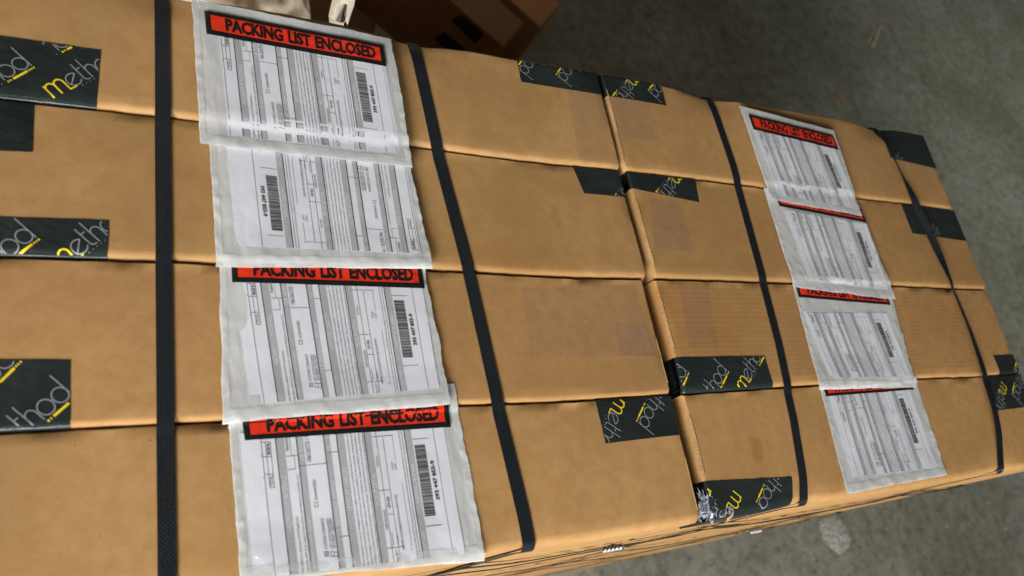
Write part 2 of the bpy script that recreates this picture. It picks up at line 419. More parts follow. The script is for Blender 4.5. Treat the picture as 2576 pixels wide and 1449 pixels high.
def tape(key, quad, wrap=None, places=(), label=None, mat_=None, name='packing_tape', lift=.0007, end=None):
    """quad TL TR BR BL in photo coordinates on the carton top; wrap 'near'/'far' folds the tape over that edge"""
    b = BX[key[1]][key[0]]
    q = [list(P2(p)) for p in quad]
    if wrap == 'near': q[2][1] = q[3][1] = b.y0 - .0002
    if wrap == 'far': q[0][1] = q[1][1] = b.y1 + .0002
    if end == 'left':  q[0][0] = q[3][0] = b.x0 - .0003
    if end == 'right': q[1][0] = q[2][0] = b.x1 + .0003
    def zf(x, y, e=0.0):
        X, Y, Z = warp((x, y, b.top(x, y) + lift + e + (.0003 * N(x * 60, y * 60, 5)))); return (X, Y, Z)
    nx, ny = 22, 16; g = MB(); vs = []
    vv = [i / ny for i in range(ny + 1)]
    vv = sorted(set(vv + ([.94, .97, .985] if wrap == 'near' else []) + ([.015, .03, .06] if wrap == 'far' else [])))
    uu = [i / nx for i in range(nx + 1)]
    uu = sorted(set(uu + ([.985, .97] if end == 'right' else []) + ([.015, .03] if end == 'left' else [])))
    for v in vv:
        for u in uu:
            x = lerp(lerp(q[0][0], q[1][0], u), lerp(q[3][0], q[2][0], u), v); y = lerp(lerp(q[0][1], q[1][1], u), lerp(q[3][1], q[2][1], u), v)
            p = zf(x, y)
            if wrap == 'near': p = (p[0], p[1] - .0009 * sst(.85, 1, v), p[2])
            if wrap == 'far': p = (p[0], p[1] + .0009 * sst(.15, 0, v), p[2])
            if end == 'right': p = (p[0] + .0008 * sst(.93, 1, u), p[1], p[2])
            if end == 'left': p = (p[0] - .0008 * sst(.07, 0, u), p[1], p[2])
            vs.append(p)
    W = len(uu); Hn = len(vv)
    fs = [(j * W + i, (j + 1) * W + i, (j + 1) * W + i + 1, j * W + i + 1) for j in range(Hn - 1) for i in range(W - 1)]
    o = g.add(vs, fs)
    if wrap in ('near', 'far'):
        row0 = [(Hn - 1) * W + i for i in range(W)] if wrap == 'near' else [i for i in range(W)]
        prev = row0
        for dz in (.02, .055):
            cur = [len(g.v) + i for i in range(W)]
            for i in row0: x, y, z = vs[i]; g.v.append((x, y, z - dz))
            for i in range(W - 1): g.f.append((prev[i], cur[i], cur[i + 1], prev[i + 1])); g.mi.append(0)
            prev = cur
    if end:
        col0 = [j * W + (W - 1 if end == 'right' else 0) for j in range(Hn)]; prev = col0
        for dz in (.02, .06):
            cur = [len(g.v) + i for i in range(Hn)]
            for i in col0: x, y, z = vs[i]; g.v.append((x, y, z - dz))
            for i in range(Hn - 1): g.f.append((prev[i], prev[i + 1], cur[i + 1], cur[i])); g.mi.append(0)
            prev = cur
    ob = g.build(name, mat_ or M_tape, BO[key], True)
    if label: ob['label'] = label
    if places:
        poly = [tuple(p) for p in q]; s_ = .0012
        logos(places, poly, lambda x, y: zf(x, y, .00035), ob)
    return ob
U = lambda a, ua, b, ub: (a, ua, b, ub)
T_ = [
 ((0, 0), [(-130, 82), (249, 141), (241, 284), (-140, 252)], 'near', [U((134, 260), 0, (178.6, 236.7), 1.2), U((79, 178), 5.4, (9, 216), 3.5), ((143, 143), 3.55, (210, 108), 5.4, 3.0)], None),
 ((1, 0), [(-130, 252), (86, 271), (82, 390), (-130, 380)], 'far', [], None),
 ((1, 0), [(-130, 546), (272, 561), (268, 663), (-130, 656)], 'near', [U((86, 606), 5.3, (14, 656), 3.4), U((251, 612), 2.92, (189.8, 657), 1.2)], None),
 ((2, 0), [(-130, 905), (179, 908), (178, 1088), (-130, 1104)], 'near', [U((90, 1078), 2.92, (167, 1012), 4.9), U((46, 909), 5.4, (10, 944), 4.4)], None),
 ((0, 0), [(1292, 147), (1482, 184), (1502, 247), (1305, 212)], 'far', [U((1298, 178), 5.2, (1316, 152), 3.9), U((1395.7, 198), 5.2, (1414, 171), 3.9)], 'right'),
 ((0, 1), [(1499, 186), (1657, 226), (1669, 275), (1508, 247)], 'far', [U((1575, 204), 1.2, (1550, 238), 3.2), U((1626, 240), 5.2, (1644, 216), 3.9)], 'left'),
 ((1, 0), [(1437, 420), (1562, 436), (1575, 501), (1466, 490)], 'far', [U((1566, 474), 2.3, (1550, 496), 3.5)], 'right'),
 ((1, 1), [(1561, 419), (1741, 443), (1755, 514), (1573, 477)], 'far', [U((1689, 442), 1.2, (1650, 492), 3.6)], 'left'),
 ((2, 1), [(1671, 900), (1918, 898), (1940, 966), (1690, 983)], 'near', [U((1722, 937), 5.3, (1704, 980), 3.5), U((1822, 935), 5.3, (1804, 973), 3.6), U((1877, 968), 1.2, (1901.7, 917), 3.4)], 'left'),
 ((3, 0), [(1496, 1003), (1700, 993), (1713, 1092), (1521, 1114)], 'far', [U((1534.6, 1024), 1.2, (1516.5, 1072), 2.92), U((1603, 1062), 5.3, (1627.8, 1008), 3.4)], 'right'),
 ((3, 1), [(1752, 1213), (1992, 1201), (2000, 1268), (1769, 1316)], 'near', [U((1834.6, 1262), 1.2, (1823, 1294), 2.3), U((1908.7, 1268), 5.3, (1928, 1219), 3.6), U((1757, 1248), 1.2, (1746, 1280), 2.3)], 'left'),
 ((0, 1), [(2217, 356), (2332, 387), (2348, 428), (2235, 404)], 'far', [((2262, 376), 1.2, (2240, 410), 3.2, 1.9)], 'right'),
 ((1, 1), [(2265, 526), (2399, 546), (2431, 609), (2290, 591)], 'far', [((2352, 548), 1.2, (2332, 586), 3.2, 1.9)], 'right'),
 ((2, 1), [(2493, 896), (2547, 894), (2572, 943), (2513, 945)], 'near', [U((2549, 934), 5.2, (2556, 912), 4.2)], 'right'),
 ((3, 1), [(2474, 951), (2590, 946), (2600, 1022), (2498, 1033)], 'far', [U((2513, 971), 1.2, (2502, 1016), 3.2), U((2547, 996), 5.2, (2553, 966), 3.9)], 'right'),
]
TO = []
for k, qd, wr, pl, en in T_: TO.append(tape(k, qd, wr, pl, end=en))
TO[10]['label'] = 'scuffed black tape with scraped pale film and a brown tear'
# scraped, wrinkled film and the tear on the damaged tape
b = BX[1][3]
def on(b, x, y, e): return warp((x, y, b.top(x, y) + e))
g = MB(); rnd = random.Random(3)
x0, x1 = P2((1762, 1250))[0], P2((1802, 1250))[0]
def patch(g, ctr, rx, ry, e, n=26, rot=0, mi=0, jag=.35):
    cx_, cy_ = P2(ctr); vs = [on(b, cx_, cy_, e)]
    for i in range(n):
        a = 2 * math.pi * i / n; rr = 1 + jag * (rnd.random() - .5) * 2
        X = math.cos(a) * rx * rr; Y = math.sin(a) * ry * rr
        vs.append(on(b, cx_ + X * math.cos(rot) - Y * math.sin(rot), cy_ + X * math.sin(rot) + Y * math.cos(rot), e))
    g.add(vs, [(0, 1 + i, 1 + (i + 1) % n) for i in range(n)], mi)
patch(g, (1783, 1262), .011, .016, .0010, 36, .3, 0, .5)
patch(g, (1797, 1290), .010, .009, .0010, 36, -.4, 0, .6)
patch(g, (1773, 1290), .007, .008, .0011, 30, .0, 0, .6)
g.build('scraped_film', M_torntape, TO[10])
g = MB()
vs = [on(b, *P2(p), .0013) for p in [(1833, 1277), (1842, 1281), (1850, 1292), (1857, 1297), (1846, 1312), (1840, 1318), (1842, 1300)]]
g.add(vs, [tuple(range(len(vs)))]); g.build('tear', M_torn, TO[10]); g = MB(); vs = [on(b, *P2(p), .0016) for p in [(1886, 1300), (1897, 1294), (1903, 1297), (1899, 1303), (1892, 1305)]]
g.add(vs, [tuple(range(len(vs)))])
g.build('lifted_flake', M_torn, TO[10])
g = MB()
for _ in range(15):    # curled threads of torn film
    c0 = (1795 + rnd.uniform(-24, 55), 1296 + rnd.uniform(-14, 12)); a = rnd.uniform(0, 6.28); pts = []; q = list(P2(c0))
    for i in range(9):
        a += rnd.uniform(-.8, .8); q[0] += .0012 * math.cos(a); q[1] = max(b.y0 + .002, q[1] + .0012 * math.sin(a)); pts.append(tuple(q))
    for p, r_ in zip(pts, pts[1:]):
        d = (r_[0] - p[0], r_[1] - p[1]); l = math.hypot(*d) or 1; n_ = (-d[1] / l * .00032, d[0] / l * .00032)
        zz = .0016 + .0008 * rnd.random()
        g.add([on(b, p[0] + n_[0], p[1] + n_[1], zz), on(b, p[0] - n_[0], p[1] - n_[1], zz), on(b, r_[0] - n_[0], r_[1] - n_[1], zz), on(b, r_[0] + n_[0], r_[1] + n_[1], zz)], [(0, 1, 2, 3)])
g.build('torn_film_threads', mat('torn_film_white', (.40, .41, .45), .4), TO[10])
# clear tape patches
for k, qd, en in [((0, 0), [(1420, 238), (1505, 250), (1560, 425), (1450, 408)], None), ((0, 1), [(1520, 252), (1625, 268), (1660, 372), (1552, 350)], None),
              ((2, 0), [(1308, 727), (1592, 718), (1645, 900), (1330, 895)], None), ((2, 0), [(1540, 815), (1625, 822), (1645, 898), (1556, 895)], None),
              ((1, 1), [(1628, 505), (1705, 515), (1745, 642), (1640, 630)], None), ((2, 1), [(1700, 715), (1775, 725), (1800, 880), (1728, 880)], None)]:
    tape(k, qd, None, (), None, M_clear, 'clear_tape', .0012, en)

# torn corrugated edges along the middle gap
for key, endx, side in [((0, 1), 'x0', 1), ((1, 1), 'x0', 1), ((2, 1), 'x0', 1), ((3, 1), 'x0', 1), ((3, 0), 'x1', -1), ((2, 0), 'x1', -1)]:
    b = BX[key[1]][key[0]]; g = MB(); n_ = 70; X = getattr(b, endx)
    lo = b.y0 + .015; hi = b.y1 - (.085 if key == (3, 0) else .03)
    if key == (3, 1): lo = b.y0 + .06
    if key == (2, 1): lo = b.y0 + .064
    if key == (2, 0): hi = b.y1 - .09
    if key == (1, 1): hi = b.y1 - .045
    vs = []
    for i in range(n_ + 1):
        y = lerp(lo, hi, i / n_); wdt = .0010 + .0022 * (N(y * 70, X) * .5 + .5) + .0004 * rnd.random(); amp = sst(0, .08, i / n_) * sst(1, .92, i / n_)
        for u, dz in ((0, .0002), (.5, .0012), (1.0, .0005)):
            x = X + side * (.0018 + wdt * u * amp); p = on(b, x, y, dz + .0003 * rnd.random() * amp); vs.append(p)
        p = on(b, X + side * .0003, y, 0); vs[-3] = (p[0] - side * .0008 * amp * rnd.random(), p[1], p[2] - .001 + .0012 * amp)
    fs = [(i * 3 + k, i * 3 + k + 1, i * 3 + k + 4, i * 3 + k + 3) for i in range(n_) for k in (0, 1)]
    g.add(vs, fs); g.build('torn_edge', M_torn, BO[key])

# ------------------------------------------------------------------ straps over the top
def ribbon(path, width, thick, name, parent=None, twist=None, wdir=None):
    """path: world points; width vector found per point; closed cross-section"""
    g = MB(); uv = []; n_ = len(path); s = 0
    for i, p in enumerate(path):
        a = Vector(path[max(0, i - 1)]); c_ = Vector(path[min(n_ - 1, i + 1)]); T = (c_ - a).normalized()
        if i: s += (Vector(p) - Vector(path[i - 1])).length
        W = Vector(wdir if wdir else (1, 0, 0)); W = (W - T * W.dot(T)).normalized(); Nn = T.cross(W).normalized()
        if wdir is None and Nn.dot(Vector((0, 0, 1))) < -.2: pass
        tw = twist[i] if twist else 0
        W2 = W * math.cos(tw) + Nn * math.sin(tw); N2 = Nn * math.cos(tw) - W * math.sin(tw)
        P = Vector(p)
        for k, (u, v) in enumerate(((-.5, 1), (-.25, 1), (0, 1), (.25, 1), (.5, 1), (.5, -1), (-.5, -1))):
            wq = width * (1.0 if abs(v) else 1)
            g.v.append(tuple(P + W2 * (u * wq) + N2 * (v * thick / 2))); uv.append((s, u * width))
    K = 7
    for i in range(n_ - 1):
        for k in range(K): g.f.append((i * K + k, i * K + (k + 1) % K, (i + 1) * K + (k + 1) % K, (i + 1) * K + k)); g.mi.append(0)
    g.f.append(tuple(range(K))); g.f.append(tuple((n_ - 1) * K + k for k in reversed(range(K)))); g.mi += [0, 0]
    return g.build(name, M_strap, parent, False, uv)
def cross_strap(k, pts, width, label, lift=.0017, twist=None, ups=None):
    tp = [P2(p) for p in pts]; xs = []
    path = []; tws = []
    yf = YF + .002; yn = YN - .004
    # from floor on the far side
    def xat(y):
        for (xa, ya), (xb, yb) in zip(tp, tp[1:]):
            if ya >= y >= yb: return lerp(xa, xb, (ya - y) / (ya - yb))
        return tp[0][0] if y > tp[0][1] else tp[-1][0]
    xf, xn = xat(yf), xat(yn)
    ef = warp((xf, YF, 0))[1] + .0035; en = warp((xn, YN, 0))[1] - .0035
    for z in (0.01, .4, .8, 1.2, 1.5, 1.57): path.append((xf, ef + .001, z)); tws.append(0)
    for q in range(1, 6):
        a = q * math.pi / 12; path.append((xf, ef - .008 * (1 - math.cos(a)), ZT - .0025 + .008 * math.sin(a))); tws.append(0)
    for i in range(1, 60):
        u = i / 60; y = lerp(ef - .009, en + .016, u); zz = hull(xat(y), y)
        zz = warp((xat(y), y, zz))[2] + lift + (ups(u) if ups else 0); path.append((xat(y), y, zz)); tws.append(twist(u) if twist else 0)
    for q in range(1, 7):
        a = q * math.pi / 12; path.append((xn, en + .012 * (1 - math.sin(a)), ZT - .0125 + .012 * math.cos(a) + .001)); tws.append(0)
    for z in (1.56, 1.5, 1.2, .8, .4, 0.01): path.append((xn, en + .0022, z)); tws.append(0)
    o = ribbon(path, width, .0009, 'strap', None, tws)
    tag(o, label, 'strap', 'black straps crossing over the load'); return o
cross_strap(1, [(404, 0), (407, 350), (411, 700), (416, 1100), (420, 1449)], .0165, 'wide-looking black strap leftmost on the load, left of the big packing list pouches')
cross_strap(2, [(1036, 128), (1090, 370), (1178, 700), (1255, 1050), (1320, 1320), (1336, 1396)], .0170, 'black strap just right of the four large packing list pouches')
cross_strap(3, [(1780, 262), (1838, 430), (1908, 690), (1954, 870), (1994, 1060), (2017, 1200), (2024, 1262)], .0155, 'black strap left of the four small distant packing list pouches')
def tw4(u):   # the strap rolls over on itself between the edges
    k = [(0, 0), (.05, -.42), (.14, -.36), (.30, .45), (.38, .35), (.52, -.30), (.60, -.26), (.78, -.08), (1, 0)]
    for (a, va), (b_, vb) in zip(k, k[1:]):
        if u <= b_: return va + (vb - va) * sst(a, b_, u)
    return 0
def up4(u): return .008 * sst(.0, .08, u) * sst(1.0, .86, u)
cross_strap(4, [(2204, 352), (2262, 470), (2308, 560), (2350, 655), (2393, 760), (2424, 840), (2458, 940), (2484, 1020), (2506, 1095), (2520, 1180)], .0165,
            'twisted black strap nearest the far right end of the load', .0018, tw4, up4)

# thin edge-on straps wound round the sides of the load, with crimped metal seals
def side_strap(z0, z1, bulge, phase, label, wd=.012, seal=None):
    path = []; xa, xb, ya, yb = XL - .003, XR + .0035, YN - .0018, YF + .003
    pts = [(xa, ya), (xb, ya), (xb, yb), (xa, yb)]; n_ = 46
    for s_ in range(4):
        p, q = pts[s_], pts[(s_ + 1) % 4]; cnt = n_ if s_ in (0, 2) else 18
        for i in range(cnt):
            u = i / cnt; x, y = lerp(p[0], q[0], u), lerp(p[1], q[1], u); z = z0
            wx, wy, _z = warp((min(max(x, XL), XR + .001), min(max(y, YN + .0013), YF - .0013), ZT))
            x, y = wx + (x - min(max(x, XL), XR + .001)), wy + (y - min(max(y, YN + .0013), YF - .0013))
            if s_ == 0:
                z = lerp(z0, z1, u) + .012 * math.sin(u * 5 + phase)
                y -= bulge * math.sin(math.pi * u) ** 1.5 * (.6 + .4 * math.sin(u * 7 + phase))
            elif s_ == 1: z = lerp(z1, z0, u)
            path.append((x, y, z))
    path.append(path[0])
    o = thing('edge_strap', label, 'strap', 'thin black straps wound round the sides')
    rb = ribbon(path, wd, .0011, 'band', o, None, (0, 0, 1))
    if seal is not None:
        i = int(seal * n_); A = Vector(path[i]); B = Vector(path[i + 1]); D = (B - A).normalized()
        g = MB(); turns = 5; seg = 70; L = .038; rr = .0042
        for k in range(seg + 1):
            t_ = k / seg; a = t_ * turns * 2 * math.pi
            c_ = A + D * (L * t_); side_ = Vector((0, -1, 0)); upv = Vector((0, 0, 1))
            ctr = c_ + (side_ * math.cos(a) * .6 + upv * math.sin(a)) * rr
            ra = .0026
            for m_ in range(6):
                b_ = m_ * math.pi / 3; g.v.append(tuple(ctr + D * (ra * math.cos(b_)) + (side_ * math.cos(a) + upv * math.sin(a)) * (ra * math.sin(b_))))
        for k in range(seg):
            for m_ in range(6): g.f.append((k * 6 + m_, k * 6 + (m_ + 1) % 6, (k + 1) * 6 + (m_ + 1) % 6, (k + 1) * 6 + m_)); g.mi.append(0)
        g.build('crimp_seal', mat('galvanised_steel', (.55, .56, .58), .42, Metallic=.7), o, True)
    return o
side_strap(1.33, 1.385, .004, .3, 'thin side strap high on the near side, with the upper silvery crimp', .013, .50)
side_strap(1.45, 1.40, .006, 1.9, 'topmost thin side strap on the near side, just below the top edge', .013)
side_strap(1.18, 1.08, .004, 3.2, 'thin side strap sloping down to the right on the near side', .013)
side_strap(.92, .98, .012, .9, 'loosest side strap, bulging out and shadowing the near side', .013)
side_strap(.74, .86, .004, 4.4, 'thin side strap low on the near side, with the silvery crimp against the floor', .013, .965)
side_strap(.36, .30, .004, 2.5, 'lowest thin edge-on strap on the near side of the load', .013)

# ------------------------------------------------------------------ text meshes
_tc = {}
def glyphs(txt, bold=0.0, space=1.0):
    k = (txt, bold, space)
    if k in _tc: return _tc[k]
    cu = bpy.data.curves.new('text', 'FONT'); cu.body = txt; cu.resolution_u = 2; cu.offset = bold; cu.space_character = space; cu.space_word = 1.25 if bold > .036 and len(txt) > 15 else 1.0; cu.fill_mode = 'FRONT'
    o = bpy.data.objects.new('text', cu); C.objects.link(o)
    dg = bpy.context.evaluated_depsgraph_get(); me = bpy.data.meshes.new_from_object(o.evaluated_get(dg))
    vs = [(v.co.x, v.co.y) for v in me.vertices]; fs = [tuple(p.vertices) for p in me.polygons]
    bpy.data.objects.remove(o); bpy.data.curves.remove(cu); bpy.data.meshes.remove(me)
    x0_ = min(v[0] for v in vs); x1_ = max(v[0] for v in vs); y0_ = min(v[1] for v in vs); y1_ = max(v[1] for v in vs)
    _tc[k] = ([((x - x0_) / (x1_ - x0_), (y - y0_) / (y1_ - y0_)) for x, y in vs], fs, (x1_ - x0_) / (y1_ - y0_))
    return _tc[k]
def bil(q, u, v):     # q: TL TR BR BL (x,y); v measured from the bottom
    x = lerp(lerp(q[3][0], q[2][0], u), lerp(q[0][0], q[1][0], u), v); y = lerp(lerp(q[3][1], q[2][1], u), lerp(q[0][1], q[1][1], u), v)
    return x, y
FORM_SEED = random.Random(11)
BARC = []; xx = 0.0
while xx < 1:
    bw_ = FORM_SEED.choice([.007, .008, .014, .020]); 
    if xx + bw_ > 1: break
    BARC.append((xx, xx + bw_)); xx += bw_ + FORM_SEED.choice([.004, .005, .008])
def printed_form(q, zf, paper, detail=1):
    """everything printed on the folded sheet. u runs across the stack of lines, v up the lines"""
    g = MB()   # 0 ink 1 band 2 fine 3 pale
    def rect(u0, v0, u1, v1, mi, e):
        nu = max(1, int((u1 - u0) / .05)); nv = max(1, int((v1 - v0) / .08)); vs = []
        for j in range(nv + 1):
            for i in range(nu + 1): vs.append(zf(*bil(q, lerp(u0, u1, i / nu), lerp(v0, v1, j / nv)), e))
        g.add(vs, [(j * (nu + 1) + i, j * (nu + 1) + i + 1, (j + 1) * (nu + 1) + i + 1, (j + 1) * (nu + 1) + i) for j in range(nv) for i in range(nu)], mi)
    def text(s, u, v, hgt, wid, mi, e=.0003, bold=0.0):
        # glyph feet at u+hgt, reading upward from v, length wid
        vs, fs, _ = glyphs(s, bold); g.add([zf(*bil(q, u + hgt * (1 - y), v + wid * x), e) for x, y in vs], fs, mi)
    E1 = .00015
    Lw = .0026
    for u0, u1 in ((.085, .122), (.187, .216), (.325, .352), (.392, .428), (.540, .574), (.765, .800)):
        rect(u0, 0, u1, 1, 1, E1); rect(u0 - .006, 0, u0 - .0005, 1, 0, E1)
    for u0 in (.010, .600, .636, .668 if False else .745, .930):
        rect(u0, 0 if u0 != .636 else .0, u0 + Lw, 1 if u0 != .636 else .92, 0, E1)
    rect(.0, .86, .010, .863, 0, E1); rect(.0, .70, .010, .703, 0, E1)
    # total box
    rect(.030, .62, .030 + Lw, .96, 0, E1); rect(.052, .62, .052 + Lw, .96, 0, E1)
    for v in (.62, .72, .85, .96): rect(.010 if v > .7 else .03, v, .054, v + .004, 0, E1)
    text('TOTAL', .034, .635, .015, .075, 0); text('80.00 lb', .034, .865, .015, .085, 0, bold=.02)
    rect(.150, .84, .152, 1, 0, E1); rect(.125, .84, .187, .844, 0, E1); rect(.125, .74, .165, .744, 0, E1); rect(.163, .74, .165, .84, 0, E1)
    text('TRANSPORT', .128, .88, .014, .12, 0)
    text('HAZARDOUS MATERIALS', .092, .30, .024, .40, 3)
    text('MATERIALS as defined in IATA Regulations', .137, .0, .014, .40, 2)
    text('800-443-4379 (U.S. only) or see service.com/directory (outside U.S.)', .162, .0, .014, .70, 2)
    text('SHIPPING charges may apply', .192, .02, .019, .38, 3)
    rect(.187, .76, .325, .764, 0, E1); text('10', .192, .80, .019, .045, 3); text('REFERENCE', .192, .87, .019, .13, 3)
    text('1061265732 / 10', .224, .79, .022, .21, 0)
    text('GUARANTEED', .240, .50, .015, .15, 2)
    for s_, u0, ln in (('CUSTOMS CLEARANCE', .262, .22), ('LIFT GATE REQUIRED', .290, .215), ('SATURDAY DELIVERY', .318, .215)):
        u0 -= .005
        if u0 > .305: u0 = .300
        text(s_, u0, .145, .015, ln, 2)
    for u0, v0 in ((.255, .095), (.283, .09), (.300, .085), (.236, .45)):
        rect(u0, v0, u0 + .0025, v0 + .035, 0, E1); rect(u0 + .017, v0, u0 + .0195, v0 + .035, 0, E1); rect(u0, v0, u0 + .019, v0 + .004, 0, E1); rect(u0, v0 + .031, u0 + .019, v0 + .035, 0, E1)
    text('X', .258, .101, .012, .02, 0)
    text('12', .331, .24, .018, .035, 3); text('INSURANCE AMOUNT', .331, .30, .018, .34, 3); text('13', .331, .86, .018, .03, 3); text('DE', .331, .95, .018, .035, 3)
    rect(.325, .22, .392, .224, 0, E1); rect(.325, .84, .392, .844, 0, E1)
    text('LIMITS OF LIABILITY', .399, .40, .022, .32, 3)
    fine = ['If this shipment is lost or damaged unless a higher amount is specified in the declared value box, if this',
            'the Montreal Convention governs and in most cases limits liability for loss and delay of all goods packed',
            'special damages, and unless a higher value is declared and additional charge paid, liability shall be limited to the',
            'commercial invoices and other documents may be required, These Conventions prevail over all other contract terms',
            'that these commodities technology or software were exported from the US in accordance with the Export Administration']
    for i, s_ in enumerate(fine): text(s_, .438 + i * .0205, 0.0, .0135, 1.0, 2)
    text('PICKUP DETAIL', .547, .42, .022, .24, 3)
    text('ROUTE #', .582, .70, .012, .085, 0)
    rect(.574, .52, .640, .524, 0, E1); rect(.574, .10, .665, .104, 0, E1); rect(.600, .34, .640, .344, 0, E1); rect(.574, .93, .70, .934, 0, E1)
    text('TIME RECEIVED', .583, .23, .012, .15, 0); text('09:00', .609, .39, .018, .08, 0)
    text('Requested', .605, .12, .012, .09, 2); text('Actual', .630, .12, .012, .06, 2); text('Sep 2017', .615, .0, .017, .085, 0)
    text("SHIPPER'S AUTHORIZATION AND SIGNATURE", .655, .08, .013, .40, 0)
    text('X', .698, .07, .011, .014, 0); rect(.7075, .10, .7095, .56, 0, E1); text('PICKUP', .662, .67, .012, .06, 2); text('DATE', .680, .67, .012, .045, 2); rect(.690, .74, .692, .92, 0, E1)
    text('invoices and other export documents may be required and authorizes Supply Chain Solutions to act as the Forwarding', .725, 0.0, .013, 1.0, 2)
    text('SHIPPING NUMBER', .772, .40, .020, .30, 3); text('INSTRUCTIONS', .772, .0, .020, .19, 3)
    rect(.800, .225, .895, .229, 0, E1); rect(.800, .885, .895, .889, 0, E1)
    o = g.build('printed_form', [M_ink, M_band, M_fine, M_pale], paper)
    g = MB()
    for a_, b_ in BARC: rect(.808, lerp(.30, .84, a_), .870, lerp(.30, .84, b_), 0, E1)
    text('393 447 855-9', .884, .41, .024, .30, 0, bold=.04)
    g.build('barcode', M_ink, paper)

# ------------------------------------------------------------------ packing list pouches
def pouch(idx, outline, header, paper_q, zbase, label, group, flip=False, behind=None, wrinkle=1.0, hem=.10, lift_bottom=.0022):
    oq = [P2(p, .004) for p in outline]; hq = [P2(p, .004) for p in header]; pq = [P2(p, .003) for p in paper_q]
    root = thing('packing_list_pouch', label, 'document pouch', group)
    cx_ = sum(p[0] for p in oq) / 4; cy_ = sum(p[1] for p in oq) / 4
    Wd = math.hypot(oq[1][0] - oq[0][0], oq[1][1] - oq[0][1]); Ht = math.hypot(oq[0][0] - oq[3][0], oq[0][1] - oq[3][1])
    sd = idx * 13.7
    # inverse bilinear (few newton steps) gives position inside the pouch
    def uvof(x, y):
        u = v = .5
        for _ in range(6):
            X, Y = bil(oq, u, v); e = 1e-4; Xu, Yu = bil(oq, u + e, v); Xv, Yv = bil(oq, u, v + e)
            a, b_, c_, d = (Xu - X) / e, (Xv - X) / e, (Yu - Y) / e, (Yv - Y) / e; det = a * d - b_ * c_ or 1e-9
            rx, ry = x - X, y - Y; u += (d * rx - b_ * ry) / det; v += (a * ry - c_ * rx) / det
        return u, v
    def ground(x, y): return warp((x, y, hull(x, y)))[2]
    def lay(u, v): return zbase + lift_bottom * sst(.34, .0, v + .05 * N(u * 5 + sd, v * 3, 1.5)) * (1 + .25 * N(u * 9 + sd, 2.2, .5))
    def inpaper(x, y, grow=.006):
        # 1 over the sheet, falling to 0 outside it
        u, v = pinv(x, y); du = max(0, -u, u - 1) * Pw; dv = max(0, -v, v - 1) * Ph; return 1 - sst(0, grow, math.hypot(du, dv))
    Pw = math.hypot(pq[1][0] - pq[0][0], pq[1][1] - pq[0][1]); Ph = math.hypot(pq[0][0] - pq[3][0], pq[0][1] - pq[3][1])
    def pinv(x, y):
        u = v = .5
        for _ in range(5):
            X, Y = bil(pq, u, v); e = 1e-4; Xu, Yu = bil(pq, u + e, v); Xv, Yv = bil(pq, u, v + e)
            a, b_, c_, d = (Xu - X) / e, (Xv - X) / e, (Yu - Y) / e, (Yv - Y) / e; det = a * d - b_ * c_ or 1e-9
            rx, ry = x - X, y - Y; u += (d * rx - b_ * ry) / det; v += (a * ry - c_ * rx) / det
        return u, v
    def zpaper(x, y, e=0.0):
        u, v = uvof(x, y); w_ = .0006 * N(x * 14 + sd, y * 9, .3) + .0005 * N(x * 30, y * 12 + sd, .9)
        return (x, y, ground(x, y) + lay(u, v) + .0011 + w_ + e)
    def wr(x, y):
        smooth_ = 1 - .85 * sst(.62, .74, uvof(x, y)[1])
        a = 1 - abs(N(x * 38 + y * 16 + sd, y * 20 - x * 8, 2.2)) * 2.2; b_ = 1 - abs(N(x * 22 + sd, y * 60, 7.1)) * 2.2
        return smooth_ * wrinkle * (.0013 * max(0, a) ** 3 + .0012 * max(0, b_) ** 3) * (1 + .9 * (1 - inpaper(x, y, .016)))
    def zfilm(x, y, e=0.0):
        u, v = uvof(x, y); ip = inpaper(x, y)
        eu = min(u, 1 - u) * Wd; ev = min(v, 1 - v) * Ht; inn = sst(.004, .020, min(eu, ev))
        base = .0010 + .0014 * ip + .0012 * inn * (1 - ip)
        return (x, y, ground(x, y) + lay(u, v) + base + (.0006 * N(x * 14 + sd, y * 9, .3) + .0005 * N(x * 30, y * 12 + sd, .9)) + wr(x, y) * (.25 + .75 * inn) + e)
    # outline with hand-cut, slightly puckered edges
    def edge(u, v):
        x, y = bil(oq, u, v); s_ = (1 - min(1, min(u, 1 - u) * 12), 1 - min(1, min(v, 1 - v) * 12))
        x += s_[0] * (.0018 * N(v * 5 + sd, u * 3, 1.0) + .0008 * N(v * 26 + sd, u * 3, 4.0)) * (1 if u < .5 else 1.5)
        y += s_[1] * (.0018 * N(u * 6 + sd, v * 5, 2.0) + .0005 * N(u * 26 + sd, v * 5, 2.0)); return x, y
    def sheet(fn, nu, nv, u0=0, u1=1, v0=0, v1=1):
        vs = []
        for j in range(nv + 1):
            for i in range(nu + 1):
                x, y = edge(lerp(u0, u1, i / nu), lerp(v0, v1, j / nv)); vs.append(fn(x, y))
        return vs, [(j * (nu + 1) + i, j * (nu + 1) + i + 1, (j + 1) * (nu + 1) + i + 1, (j + 1) * (nu + 1) + i) for j in range(nv) for i in range(nu)]
    g = MB(); g.add(*sheet(lambda x, y: (x, y, ground(x, y) + lay(*uvof(x, y)) + .0003), 34, 30)); g.build('backing', M_back, root, True)
    # heat sealed border: a ring
    g = MB(); bu = .007 / Wd; bv = .009 / Ht; tp = .05
    def ring(x, y): 
        p = zfilm(x, y); return (p[0], p[1], ground(x, y) + lay(*uvof(x, y)) + .0008 + wr(x, y) * .45)
    g.add(*sheet(ring, 3, 60, 0, bu)); g.add(*sheet(ring, 3, 60, 1 - bu * 1.2, 1)); g.add(*sheet(ring, 60, 3, bu, 1 - bu * 1.2, 0, bv * 1.5)); g.add(*sheet(ring, 60, 3, bu, 1 - bu * 1.2, 1 - bv, 1))
    g.build('sealed_border', M_seal, root, True)
